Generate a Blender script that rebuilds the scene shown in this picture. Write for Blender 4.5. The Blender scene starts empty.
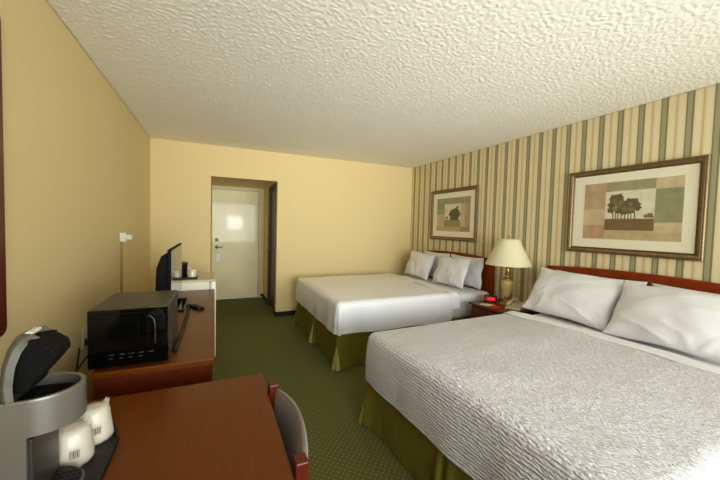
import bpy, bmesh, math, random
from mathutils import Vector, Matrix, noise
random.seed(7)
C = bpy.context.scene.collection
PI = math.pi

# ------------------------------------------------------------------ camera
cam_d = bpy.data.cameras.new('camera'); cam = bpy.data.objects.new('camera', cam_d); C.objects.link(cam)
cam_d.sensor_width = 36; cam_d.lens = 322.27 / 720 * 36; cam_d.clip_start = .02
yaw, pit, rol = 0.4243, 0.0420, 0.0260
F = Vector((math.sin(yaw)*math.cos(pit), math.cos(yaw)*math.cos(pit), -math.sin(pit)))
R = Vector((math.cos(yaw), -math.sin(yaw), 0)); U = R.cross(F)
R2 = R*math.cos(rol) + U*math.sin(rol); U2 = -R*math.sin(rol) + U*math.cos(rol)
M = Matrix.Identity(4)
for i in range(3):
    M[i][0] = R2[i]; M[i][1] = U2[i]; M[i][2] = -F[i]
M[2][3] = 1.387
cam.matrix_world = M
bpy.context.scene.camera = cam

# ------------------------------------------------------------------ light
vs = bpy.context.scene.view_settings
vs.view_transform = 'Standard'; vs.look = 'None'; vs.gamma = 1.0; vs.use_curve_mapping = False
vs.exposure = -0.14
w = bpy.data.worlds.new('sky'); bpy.context.scene.world = w; w.use_nodes = True
w.node_tree.nodes['Background'].inputs[0].default_value = (.95, .97, 1, 1)
w.node_tree.nodes['Background'].inputs[1].default_value = .3
WX0, WX1, WZ0, WZ1, WY = -0.30, 3.0, 0.60, 2.20, -1.30
def area(name, x, y, z, sx, sz, power, col, spread=PI):
    l = bpy.data.lights.new(name, 'AREA'); l.shape = 'RECTANGLE'; l.size = sx; l.size_y = sz; l.energy = power; l.color = col
    l.spread = spread
    o = bpy.data.objects.new(name, l); C.objects.link(o); o.location = (x, y, z); o.rotation_euler = (PI/2, 0, 0)
    return o
area('window_daylight', (WX0+WX1)/2, WY-.16, (WZ0+WZ1)/2, WX1-WX0-.06, WZ1-WZ0-.06, 65, (.94, .98, .96), math.radians(106)).rotation_euler.x = math.radians(94)
area('bright_sky_gap', .74, WY-.15, 1.39, .58, .56, 4.5, (.95, 1.0, 1.0), math.radians(70))
area('ceiling_fill', (WX0+WX1)/2, WY-.17, (WZ0+WZ1)/2, WX1-WX0-.06, WZ1-WZ0-.06, 17, (.97, .98, .92), math.radians(62)).rotation_euler.x = math.radians(107)  # added upward-tilted fill lamp at the window, brightens the ceiling

# ------------------------------------------------------------------ materials
def lin(c):
    return tuple(((v/255)/12.92 if v/255 <= .04045 else ((v/255+.055)/1.055)**2.4) for v in c) + (1,)
def mat(name, col, rough=.6, metal=0, spec=.5, noise_amt=0, noise_scale=8, bump=0, bump_scale=200, bump_dist=.002, stretch=(1,1,1), coat=0, sheen=0):
    m = bpy.data.materials.new(name); m.use_nodes = True
    nt = m.node_tree; N = nt.nodes; L = nt.links; b = N['Principled BSDF']
    c = lin(col) if max(col) > 1.5 else tuple(col)+(1,)
    b.inputs['Base Color'].default_value = c; b.inputs['Roughness'].default_value = rough
    b.inputs['Metallic'].default_value = metal; b.inputs['Specular IOR Level'].default_value = spec
    b.inputs['Coat Weight'].default_value = coat; b.inputs['Coat Roughness'].default_value = .1
    b.inputs['Sheen Weight'].default_value = sheen
    tc = N.new('ShaderNodeTexCoord'); mp = N.new('ShaderNodeMapping'); L.new(tc.outputs['Object'], mp.inputs[0]); mp.inputs['Scale'].default_value = stretch
    if noise_amt:
        n = N.new('ShaderNodeTexNoise'); n.inputs['Scale'].default_value = noise_scale; n.inputs['Detail'].default_value = 5
        L.new(mp.outputs[0], n.inputs['Vector'])
        r = N.new('ShaderNodeValToRGB'); r.color_ramp.elements[0].position = .3; r.color_ramp.elements[1].position = .7
        r.color_ramp.elements[0].color = tuple(v*(1-noise_amt) for v in c[:3])+(1,)
        r.color_ramp.elements[1].color = tuple(min(1, v*(1+noise_amt)) for v in c[:3])+(1,)
        L.new(n.outputs[0], r.inputs[0]); L.new(r.outputs[0], b.inputs['Base Color'])
    if bump:
        n = N.new('ShaderNodeTexNoise'); n.inputs['Scale'].default_value = bump_scale; n.inputs['Detail'].default_value = 3
        L.new(mp.outputs[0], n.inputs['Vector'])
        bp = N.new('ShaderNodeBump'); bp.inputs['Strength'].default_value = bump; bp.inputs['Distance'].default_value = bump_dist
        L.new(n.outputs[0], bp.inputs['Height']); L.new(bp.outputs[0], b.inputs['Normal'])
    return m
def nodes(m): return m.node_tree.nodes, m.node_tree.links, m.node_tree.nodes['Principled BSDF']

M_wall = mat('tan_paint', (229, 207, 152), .75, spec=.25, bump=.25, bump_scale=160, bump_dist=.0015)
M_wallalc = M_wall
# popcorn ceiling
M_ceil = mat('popcorn_plaster', (250, 245, 230), .9, spec=.1)
N, L, b = nodes(M_ceil)
tc = N.new('ShaderNodeTexCoord')
n1 = N.new('ShaderNodeTexNoise'); n1.inputs['Scale'].default_value = 52; n1.inputs['Detail'].default_value = 4; n1.inputs['Roughness'].default_value = .75
L.new(tc.outputs['Object'], n1.inputs['Vector'])
rp = N.new('ShaderNodeValToRGB'); rp.color_ramp.elements[0].position = .34; rp.color_ramp.elements[1].position = .68
L.new(n1.outputs[0], rp.inputs[0])
bp = N.new('ShaderNodeBump'); bp.inputs['Strength'].default_value = .5; bp.inputs['Distance'].default_value = .003
L.new(rp.outputs[0], bp.inputs['Height']); L.new(bp.outputs[0], b.inputs['Normal'])
# striped wallpaper
M_paper = mat('striped_wallpaper', (220, 196, 140), .7, spec=.25)
N, L, b = nodes(M_paper)
tc = N.new('ShaderNodeTexCoord'); sp = N.new('ShaderNodeSeparateXYZ'); L.new(tc.outputs['Object'], sp.inputs[0])
def math_node(N, op, a=None, bval=None):
    n = N.new('ShaderNodeMath'); n.operation = op
    if a is not None: n.inputs[0].default_value = a
    if bval is not None: n.inputs[1].default_value = bval
    return n
PER = .1487
a1 = math_node(N, 'SUBTRACT', bval=2.098 - PER*20.5); L.new(sp.outputs['Y'], a1.inputs[0])
a2 = math_node(N, 'DIVIDE', bval=PER); L.new(a1.outputs[0], a2.inputs[0])
a3 = math_node(N, 'FRACT'); L.new(a2.outputs[0], a3.inputs[0])      # .5 = band centre
r = N.new('ShaderNodeValToRGB'); cr = r.color_ramp
cream = lin((232, 218, 176)); tan = lin((224, 204, 156)); line = lin((206, 180, 128)); dk = lin((132, 126, 84)); gg = lin((164, 158, 126)); hl = lin((190, 184, 152))
stops = [(0, line), (.022, line), (.04, tan), (.12, cream), (.27, cream), (.34, tan), (.35, dk), (.41, dk), (.43, gg), (.52, gg), (.58, gg), (.60, dk), (.64, dk), (.655, tan), (.73, cream), (.86, cream), (.955, tan), (.98, line), (1, line)]
cr.elements[0].position = 0; cr.elements[0].color = line; cr.elements[1].position = 1; cr.elements[1].color = line
for p_, c_ in stops[1:-1]:
    e = cr.elements.new(p_); e.color = c_
L.new(a3.outputs[0], r.inputs[0]); L.new(r.outputs[0], b.inputs['Base Color'])
# carpet with dots
M_carpet = mat('green_carpet', (84, 84, 40), .95, spec=.05, sheen=.14)
M_carpet.node_tree.nodes['Principled BSDF'].inputs['Sheen Tint'].default_value = (.55, .55, .2, 1)
N, L, b = nodes(M_carpet)
tc = N.new('ShaderNodeTexCoord'); mp = N.new('ShaderNodeMapping'); L.new(tc.outputs['Object'], mp.inputs[0])
mp.inputs['Rotation'].default_value = (0, 0, PI/4); mp.inputs['Scale'].default_value = (34, 34, 34)
vo = N.new('ShaderNodeTexVoronoi'); vo.inputs['Randomness'].default_value = 0; vo.inputs['Scale'].default_value = 1; vo.voronoi_dimensions = '2D'
L.new(mp.outputs[0], vo.inputs['Vector'])
r = N.new('ShaderNodeValToRGB'); r.color_ramp.elements[0].position = .08; r.color_ramp.elements[0].color = lin((156, 156, 104)); r.color_ramp.elements[1].position = .20; r.color_ramp.elements[1].color = lin((103, 104, 54))
L.new(vo.outputs['Distance'], r.inputs[0])
nn = N.new('ShaderNodeTexNoise'); nn.inputs['Scale'].default_value = 300; L.new(tc.outputs['Object'], nn.inputs['Vector'])
mx = N.new('ShaderNodeMix'); mx.data_type = 'RGBA'; mx.blend_type = 'MULTIPLY'; mx.inputs[0].default_value = .5
L.new(r.outputs[0], mx.inputs[6]); L.new(nn.outputs[1], mx.inputs[7]); L.new(mx.outputs[2], b.inputs['Base Color'])
bp = N.new('ShaderNodeBump'); bp.inputs['Strength'].default_value = .6; bp.inputs['Distance'].default_value = .003
L.new(nn.outputs[0], bp.inputs['Height']); L.new(bp.outputs[0], b.inputs['Normal'])

M_base = mat('dark_vinyl_base', (20, 23, 13), .6, spec=.3)
M_door = mat('greige_door_paint', (246, 236, 196), .06, spec=.14, noise_amt=.05, noise_scale=3, bump=.03, bump_scale=9, bump_dist=.003)
M_trimw = mat('door_frame_paint', (206, 194, 158), .4)
M_dkdoor = mat('dark_brown_door', (74, 52, 28), .45, noise_amt=.2, noise_scale=6, stretch=(1, 1, .2))
M_wood = mat('cherry_wood', (88, 32, 8), .4, spec=.25, noise_amt=.22, noise_scale=9, stretch=(6, .7, 6))
M_woodtop = mat('cherry_laminate', (100, 48, 2), .32, spec=.25, noise_amt=.10, noise_scale=10, stretch=(5, .6, 5))
M_hb = mat('headboard_wood', (134, 50, 15), .42, spec=.2, noise_amt=.2, noise_scale=9, stretch=(5, .7, 6))
M_chairw = mat('chair_wood', (88, 27, 9), .35, spec=.3, noise_amt=.2, noise_scale=12, stretch=(4, 4, .7))
M_chairf = mat('taupe_upholstery', (100, 84, 66), .9, noise_amt=.12, noise_scale=60, bump=.4, bump_scale=400, sheen=.3)
M_sheet = mat('white_sheet', (230, 229, 230), .5, spec=.3, bump=.10, bump_scale=16, bump_dist=.004)
M_pillow = mat('white_pillowcase', (226, 226, 228), .5, spec=.3)
M_skirt = mat('olive_skirt_fabric', (114, 105, 36), .9, spec=.1, noise_amt=.06, noise_scale=20, bump=.2, bump_scale=300)
M_skirtl = mat('pale_skirt_pleat', (160, 152, 84), .85)
M_matt = mat('mattress_ticking', (220, 214, 200), .8)
def spread_mat(name, col, sc, strength, dist, rough, spec):
    m = mat(name, col, rough, spec=spec)
    N, L, b = nodes(m)
    tc = N.new('ShaderNodeTexCoord'); mp = N.new('ShaderNodeMapping'); L.new(tc.outputs['Object'], mp.inputs[0]); mp.inputs['Scale'].default_value = (70, 26, 70)
    wv = N.new('ShaderNodeTexWave'); wv.wave_type = 'BANDS'; wv.bands_direction = 'X'; wv.inputs['Scale'].default_value = sc[0]
    wv.inputs['Distortion'].default_value = 4.5; wv.inputs['Detail'].default_value = 1.5; wv.inputs['Detail Scale'].default_value = sc[1]; wv.inputs['Detail Roughness'].default_value = .6
    L.new(tc.outputs['UV'], wv.inputs['Vector']); L.new(tc.outputs['UV'], mp.inputs[0])
    n = N.new('ShaderNodeTexNoise'); n.inputs['Scale'].default_value = 1; n.inputs['Detail'].default_value = 2
    mp.inputs['Scale'].default_value = (70, 26, 70); L.new(mp.outputs[0], n.inputs['Vector'])
    ml = N.new('ShaderNodeMath'); ml.operation = 'MULTIPLY'; L.new(wv.outputs[1], ml.inputs[0]); L.new(n.outputs[0], ml.inputs[1])
    n3 = N.new('ShaderNodeTexNoise'); n3.inputs['Scale'].default_value = 1; n3.inputs['Detail'].default_value = 1; n3.inputs['Distortion'].default_value = .8
    mp3 = N.new('ShaderNodeMapping'); mp3.inputs['Scale'].default_value = (85, 38, 60); L.new(tc.outputs['UV'], mp3.inputs[0]); L.new(mp3.outputs[0], n3.inputs['Vector'])
    ad = N.new('ShaderNodeMath'); ad.operation = 'MULTIPLY_ADD'; ad.inputs[1].default_value = 1.0; L.new(n3.outputs[0], ad.inputs[0]); L.new(ml.outputs[0], ad.inputs[2]); ml = ad
    bp = N.new('ShaderNodeBump'); bp.inputs['Strength'].default_value = strength; bp.inputs['Distance'].default_value = dist
    L.new(ml.outputs[0], bp.inputs['Height']); L.new(bp.outputs[0], b.inputs['Normal'])
    return m
M_spread = spread_mat('rippled_bedspread', (220, 221, 226), (19, 1.8), 1.0, .008, .5, .4)
M_spread_far = spread_mat('ribbed_bedspread', (240, 241, 247), (24, 1.4), .4, .0025, .30, .8)
M_black = mat('black_plastic', (12, 12, 11), .5, spec=.3)
M_blackg = mat('black_gloss', (6, 6, 6), .04, spec=.35)
M_dull = mat('matte_black_plastic', (10, 10, 9), .7, spec=.12)
M_screen = mat('tv_glass', (10, 10, 11), .06, spec=.9)
M_grey = mat('charcoal_plastic', (46, 46, 40), .4)
M_silver = mat('silver_plastic', (122, 121, 110), .36, metal=.45)
M_silverd = mat('satin_silver_band', (98, 97, 88), .38, metal=.45)
M_white = mat('white_plastic', (226, 222, 206), .45)
M_card = mat('white_card', (250, 250, 250), .6)
M_fridge = mat('fridge_enamel', (232, 228, 204), .35)
M_fridgetop = mat('fridge_top_enamel', (206, 194, 150), .35)
M_cup = mat('wrapped_paper_cup', (232, 224, 204), .55)
M_wrap = mat('clear_wrap', (236, 230, 214), .2, spec=.6)
b = M_wrap.node_tree.nodes['Principled BSDF']; b.inputs['Alpha'].default_value = .55
M_brass = mat('aged_brass', (176, 140, 74), .3, metal=.85)
M_urn = mat('cream_gold_ceramic', (208, 178, 112), .3, noise_amt=.15, noise_scale=90)
M_shade = mat('ivory_lamp_shade', (226, 214, 176), .8)
b = M_shade.node_tree.nodes['Principled BSDF']; b.inputs['Subsurface Weight'].default_value = .15
M_phone = mat('beige_phone_plastic', (204, 196, 150), .4)
M_red = mat('red_print', (206, 26, 30), .5)
M_led = mat('red_led', (200, 20, 20), .5)
b = M_led.node_tree.nodes['Principled BSDF']; b.inputs['Emission Color'].default_value = (1, .03, .04, 1); b.inputs['Emission Strength'].default_value = 1.6
M_redglass = mat('red_display_glass', (120, 8, 12), .15)
b = M_redglass.node_tree.nodes['Principled BSDF']; b.inputs['Emission Color'].default_value = (1, .02, .03, 1); b.inputs['Emission Strength'].default_value = .35
M_gold = mat('bronze_frame', (126, 104, 64), .38, metal=.35, noise_amt=.3, noise_scale=60)
M_goldd = mat('dark_bronze_frame', (92, 66, 34), .4, metal=.3, noise_amt=.25, noise_scale=40)
M_matb = mat('cream_mat_board', (238, 232, 204), .8)
M_mframe = mat('mahogany_frame', (84, 26, 14), .3, noise_amt=.2, noise_scale=10)
M_mirror = mat('mirror_silver', (230, 230, 226), .03, metal=1)
M_metal = mat('brushed_metal', (150, 144, 128), .3, metal=.9)
M_tan = mat('tan_raceway', (170, 122, 66), .5)
M_curt = mat('tan_curtain', (190, 170, 120), .9)

# ------------------------------------------------------------------ mesh helpers
def nbm(): return bmesh.new()
def merge(bm, t, mi=0, smooth=None):
    for f in t.faces:
        f.material_index = mi
        if smooth is not None: f.smooth = smooth
    me = bpy.data.meshes.new('tmp'); t.to_mesh(me); t.free(); bm.from_mesh(me); bpy.data.meshes.remove(me)
def box(bm, x0, x1, y0, y1, z0, z1, bev=0, mi=0, rot=None, seg=2):
    t = bmesh.new(); bmesh.ops.create_cube(t, size=1)
    for v in t.verts:
        v.co = Vector(((x0+x1)/2 + v.co.x*(x1-x0), (y0+y1)/2 + v.co.y*(y1-y0), (z0+z1)/2 + v.co.z*(z1-z0)))
    if bev: bmesh.ops.bevel(t, geom=list(t.edges), offset=bev, segments=seg, affect='EDGES', profile=.5)
    if rot is not None: bmesh.ops.transform(t, matrix=rot, verts=t.verts)
    merge(bm, t, mi, bool(bev) and seg > 2)
def prism(bm, pts, a0, a1, axis='y', bev=0, mi=0, smooth=False, mtx=None):
    """2-D outline pts extruded along axis; pts are (x,z) for y, (y,z) for x, (x,y) for z"""
    t = bmesh.new()
    def P(p, a): return {'y': (p[0], a, p[1]), 'x': (a, p[0], p[1]), 'z': (p[0], p[1], a)}[axis]
    A = [t.verts.new(P(p, a0)) for p in pts]; B = [t.verts.new(P(p, a1)) for p in pts]
    t.faces.new(A); t.faces.new(B[::-1])
    n = len(pts)
    for i in range(n): t.faces.new((A[i], B[i], B[(i+1) % n], A[(i+1) % n]))
    bmesh.ops.recalc_face_normals(t, faces=t.faces)
    if bev:
        es = [e for e in t.edges if len(e.link_faces) == 2 and e.calc_face_angle() > .5]
        bmesh.ops.bevel(t, geom=es, offset=bev, segments=2, affect='EDGES', profile=.5)
    if mtx is not None: bmesh.ops.transform(t, matrix=mtx, verts=t.verts)
    merge(bm, t, mi, smooth)
def lathe(bm, prof, cx, cy, n=32, mi=0, smooth=True, mtx=None, sx=1, sy=1):
    t = bmesh.new(); rings = []
    for r_, z in prof:
        if r_ < 1e-5: rings.append([t.verts.new((cx, cy, z))])
        else: rings.append([t.verts.new((cx + sx*r_*math.cos(2*PI*i/n), cy + sy*r_*math.sin(2*PI*i/n), z)) for i in range(n)])
    for a, b_ in zip(rings, rings[1:]):
        for i in range(n):
            j = (i+1) % n
            if len(a) == 1 and len(b_) == 1: continue
            if len(a) == 1: t.faces.new((a[0], b_[i], b_[j]))
            elif len(b_) == 1: t.faces.new((a[i], b_[0], a[j]))
            else: t.faces.new((a[i], b_[i], b_[j], a[j]))
    bmesh.ops.recalc_face_normals(t, faces=t.faces)
    if mtx is not None: bmesh.ops.transform(t, matrix=mtx, verts=t.verts)
    merge(bm, t, mi, smooth)
def tube(bm, pts, r_, n=8, mi=0, radii=None):
    pts = [Vector(p) for p in pts]; t = bmesh.new(); rings = []
    for i, p in enumerate(pts):
        d = (pts[min(i+1, len(pts)-1)] - pts[max(i-1, 0)]).normalized()
        u = d.cross(Vector((0, 0, 1)))
        if u.length < .1: u = d.cross(Vector((1, 0, 0)))
        u.normalize(); v = d.cross(u); rr = radii[i] if radii else r_
        rings.append([t.verts.new(p + (u*math.cos(2*PI*k/n) + v*math.sin(2*PI*k/n))*rr) for k in range(n)])
    for a, b_ in zip(rings, rings[1:]):
        for k in range(n): t.faces.new((a[k], a[(k+1) % n], b_[(k+1) % n], b_[k]))
    t.faces.new(rings[0][::-1]); t.faces.new(rings[-1])
    bmesh.ops.recalc_face_normals(t, faces=t.faces)
    merge(bm, t, mi, True)
def grid(bm, fn, nu, nv, mi=0, smooth=True, thick=0):
    t = bmesh.new()
    V = [[t.verts.new(fn(i/(nu-1), j/(nv-1))) for j in range(nv)] for i in range(nu)]
    for i in range(nu-1):
        for j in range(nv-1): t.faces.new((V[i][j], V[i+1][j], V[i+1][j+1], V[i][j+1]))
    merge(bm, t, mi, smooth)
def obj(name, bm, mats, parent=None, recalc=False):
    if recalc: bmesh.ops.recalc_face_normals(bm, faces=bm.faces)
    me = bpy.data.meshes.new(name); bm.to_mesh(me); bm.free()
    for m in (mats if isinstance(mats, (list, tuple)) else [mats]): me.materials.append(m)
    o = bpy.data.objects.new(name, me); C.objects.link(o)
    if parent: o.parent = parent
    return o
def struct(name, bm, mats, parent=None):
    o = obj(name, bm, mats, parent)
    if not parent: o['kind'] = 'structure'
    return o
def tag(o, label, cat, group=None):
    o['label'] = label; o['category'] = cat
    if group: o['group'] = group
    return o
def thing(name, label, cat, loc=(0, 0, 0), rz=0, group=None):
    o = bpy.data.objects.new(name, None); C.objects.link(o); o.location = loc; o.rotation_euler = (0, 0, rz); o.empty_display_size = .05
    return tag(o, label, cat, group)
def simple(name, parent, mats, *boxes, bev=.003):
    bm = nbm()
    for bx in boxes: box(bm, *bx[:6], bev=bx[6] if len(bx) > 6 else bev)
    return obj(name, bm, mats, parent)
def ns(x, y, z, s=1.0, seed=0): return noise.noise(Vector((x*s+seed, y*s, z*s)))

# ------------------------------------------------------------------ room shell
XL, XR, YB, H = -.751, 3.176, 4.864, 2.44
DX0, DX1, DZ = -.05, .842, 2.02
YE = 6.24
bm = nbm(); box(bm, XL-.1, XR+.1, WY-.1, YE+.1, -.1, 0); struct('floor', bm, M_carpet)
# ceiling slab with a real popcorn-textured underside
SP = .0085; nxc = int((XR-XL)/SP); nyc = int((YB-WY)/SP)
vco = []; 
for jj in range(nyc+1):
    y = WY + (YB-WY)*jj/nyc
    for ii in range(nxc+1):
        x = XL + (XR-XL)*ii/nxc
        h = noise.noise(Vector((x*60, y*60, 0))) + .55*noise.noise(Vector((x*105+9, y*105, 4)))
        edge = ii in (0, nxc) or jj in (0, nyc)
        vco.append((x, y, H + .004 if edge else H + .0005 - .0052*min(1, max(0, h+.18))))
o0 = len(vco); vco += [(XL-.1, WY-.1, H+.004), (XR+.1, WY-.1, H+.004), (XR+.1, YB+.1, H+.004), (XL-.1, YB+.1, H+.004), (XL-.1, WY-.1, H+.1), (XR+.1, WY-.1, H+.1), (XR+.1, YB+.1, H+.1), (XL-.1, YB+.1, H+.1)]
fcs = [(a, a+nxc+1, a+nxc+2, a+1) for jj in range(nyc) for a in range(jj*(nxc+1), jj*(nxc+1)+nxc)]
c0, c1, c2, c3 = 0, nxc, nyc*(nxc+1)+nxc, nyc*(nxc+1)
fcs += [(o0, o0+1, o0+5, o0+4), (o0+1, o0+2, o0+6, o0+5), (o0+2, o0+3, o0+7, o0+6), (o0+3, o0, o0+4, o0+7), (o0+4, o0+5, o0+6, o0+7), (c0, c1, o0+1, o0), (c1, c2, o0+2, o0+1), (c2, c3, o0+3, o0+2), (c3, c0, o0, o0+3)]
me = bpy.data.meshes.new('ceiling'); me.from_pydata(vco, [], fcs); me.polygons.foreach_set('use_smooth', [True]*len(fcs)); me.materials.append(M_ceil)
ceil = bpy.data.objects.new('ceiling', me); C.objects.link(ceil); ceil['kind'] = 'structure'
bm = nbm(); box(bm, XL-.1, XL, WY-.1, YB, 0, H); struct('wall_left', bm, M_wall)
bm = nbm(); box(bm, XR, XR+.1, WY-.1, YB, 0, H); struct('wall_right', bm, M_paper)
bm = nbm(); box(bm, XL-.1, DX0, YB, YB+.1, 0, H); box(bm, DX1, XR+.1, YB, YB+.1, 0, H); box(bm, DX0, DX1, YB, YB+.1, DZ, H)
struct('wall_back', bm, M_wall)
bm = nbm(); box(bm, XL, WX0, WY-.1, WY, 0, H); box(bm, WX1, XR, WY-.1, WY, 0, H); box(bm, WX0, WX1, WY-.1, WY, 0, WZ0); box(bm, WX0, WX1, WY-.1, WY, WZ1, H)
struct('wall_front', bm, M_wall)
# entry alcove
bm = nbm(); box(bm, DX0-.1, DX0, YB+.1, YE, 0, DZ+.1); struct('wall_alcove_left', bm, M_wallalc)
bm = nbm(); box(bm, DX1, DX1+.1, YB+.1, 5.02, 0, DZ+.1); box(bm, DX1, DX1+.1, 5.66, YE, 0, DZ+.1); box(bm, DX1, DX1+.1, 5.02, 5.66, 1.99, DZ+.1)
struct('wall_alcove_right', bm, M_wallalc)
bm = nbm(); box(bm, DX0-.1, DX1+.1, YB+.1, YE+.1, DZ+.02, DZ+.12); struct('ceiling_alcove', bm, M_wallalc)
bm = nbm(); box(bm, DX0-.1, -.075, YE, YE+.1, 0, DZ+.02); box(bm, .785, DX1+.1, YE, YE+.1, 0, DZ+.02); box(bm, -.075, .785, YE, YE+.1, 2.0, DZ+.02)
struct('wall_alcove_end', bm, M_wallalc)
# entry door
bm = nbm(); box(bm, -.045, .742, YE+.015, YE+.055, .008, 1.978, .003); d1 = struct('door_1', bm, M_door)
bm = nbm(); lathe(bm, [(0, 0), (.028, 0), (.03, .006), (.02, .012), (0, .012)], 0, 0, 24, mtx=Matrix.Translation((.035, YE+.015, .955)) @ Matrix.Rotation(PI/2, 4, 'X'))
tube(bm, [(.035, YE+.01, .955), (.035, YE-.035, .955), (.05, YE-.045, .955), (.13, YE-.045, .953)], .009)
obj('door_lever', bm, M_metal, d1)
bm = nbm(); lathe(bm, [(0, 0), (.026, 0), (.028, .008), (.014, .02), (0, .02)], 0, 0, 24, mtx=Matrix.Translation((.035, YE+.015, 1.085)) @ Matrix.Rotation(PI/2, 4, 'X'))
obj('deadbolt', bm, M_metal, d1)
bm = nbm()
for z in (.25, 1.0, 1.75): tube(bm, [(.748, YE+.008, z-.05), (.748, YE+.008, z+.05)], .007)
obj('hinge', bm, M_metal, d1)
bm = nbm(); box(bm, -.075, -.048, YE-.012, YE+.06, 0, 2.0, .002); box(bm, .748, .79, YE-.012, YE+.06, 0, 2.0, .002); box(bm, -.048, .748, YE-.012, YE+.06, 1.982, 2.012, .002)
struct('trim_1', bm, M_trimw)
# side door of the alcove
bm = nbm(); box(bm, DX1+.03, DX1+.07, 5.04, 5.64, .01, 1.97, .003); d2 = struct('door_2', bm, M_dkdoor)
bm = nbm(); lathe(bm, [(0, 0), (.02, 0), (.012, .01), (.012, .03), (.026, .045), (.022, .06), (0, .065)], 0, 0, 20, mtx=Matrix.Translation((DX1+.03, 5.58, .95)) @ Matrix.Rotation(-PI/2, 4, 'Y'))
obj('door_knob', bm, M_brass, d2)
bm = nbm(); box(bm, DX1-.008, DX1+.03, 4.975, 5.035, 0, 2.0, .002); box(bm, DX1-.008, DX1+.03, 5.645, 5.69, 0, 2.0, .002); box(bm, DX1-.008, DX1+.03, 5.035, 5.645, 1.975, 2.01, .002)
struct('trim_2', bm, M_dkdoor)
# baseboards
bm = nbm(); box(bm, DX1, XR, YB-.008, YB, 0, .075, .002); box(bm, XL, DX0, YB-.008, YB, 0, .075, .002); struct('baseboard_back', bm, M_base)
bm = nbm(); box(bm, XL, XL+.008, WY, YB-.008, 0, .075, .002); struct('baseboard_left', bm, M_base)
bm = nbm(); box(bm, XR-.008, XR, WY, YB-.008, 0, .075, .002); struct('baseboard_right', bm, M_base)
bm = nbm(); box(bm, DX1-.008, DX1, 5.69, YE-.012, 0, .075, .002); box(bm, DX1-.008, DX1, YB, 4.975, 0, .075, .002); box(bm, DX0, DX0+.008, YB, YE-.012, 0, .075, .002); box(bm, .79, DX1-.008, YE-.008, YE, 0, .075, .002)
struct('baseboard_alcove', bm, M_base)
# window behind the viewer
bm = nbm()
for x0, x1, z0, z1 in ((WX0, WX1, WZ0, WZ0+.03), (WX0, WX1, WZ1-.03, WZ1), (WX0, WX0+.03, WZ0, WZ1), (WX1-.03, WX1, WZ0, WZ1), (1.31, 1.34, WZ0, WZ1)):
    box(bm, x0, x1, WY-.09, WY-.04, z0, z1, .002)
box(bm, WX0-.03, WX1+.03, WY-.04, WY+.04, WZ0-.03, WZ0, .004)
win = struct('window_1', bm, M_white)

# ------------------------------------------------------------------ door furniture that hangs
bm = nbm()
prism(bm, [(.028, .70), (.088, .70), (.088, .90), (.028, .90)], YE-.010, YE-.008, 'y')
bm2 = nbm(); tube(bm2, [(.058+.022*math.cos(a), YE-.0115, .872+.022*math.sin(a)) for a in [i*PI/8 for i in range(17)]], .003, 6)
t = thing('door_hanger', 'white privacy card hanging from the lever of the entry door', 'door hanger', (0, 0, 0))
obj('card', bm, M_card, t); obj('hanging_hole_rim', bm2, M_grey, t)
bm = nbm(); tube(bm, [(.80, YE-.008, .03), (.80, YE-.07, .035)], .008)
t = thing('door_stop', 'small dark door stop with white tip low beside the entry door', 'door stop')
obj('stop_rod', bm, M_black, t); bm = nbm(); tube(bm, [(.80, YE-.07, .035), (.80, YE-.085, .036)], .013, 12); obj('rubber_tip', bm, M_white, t)

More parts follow.
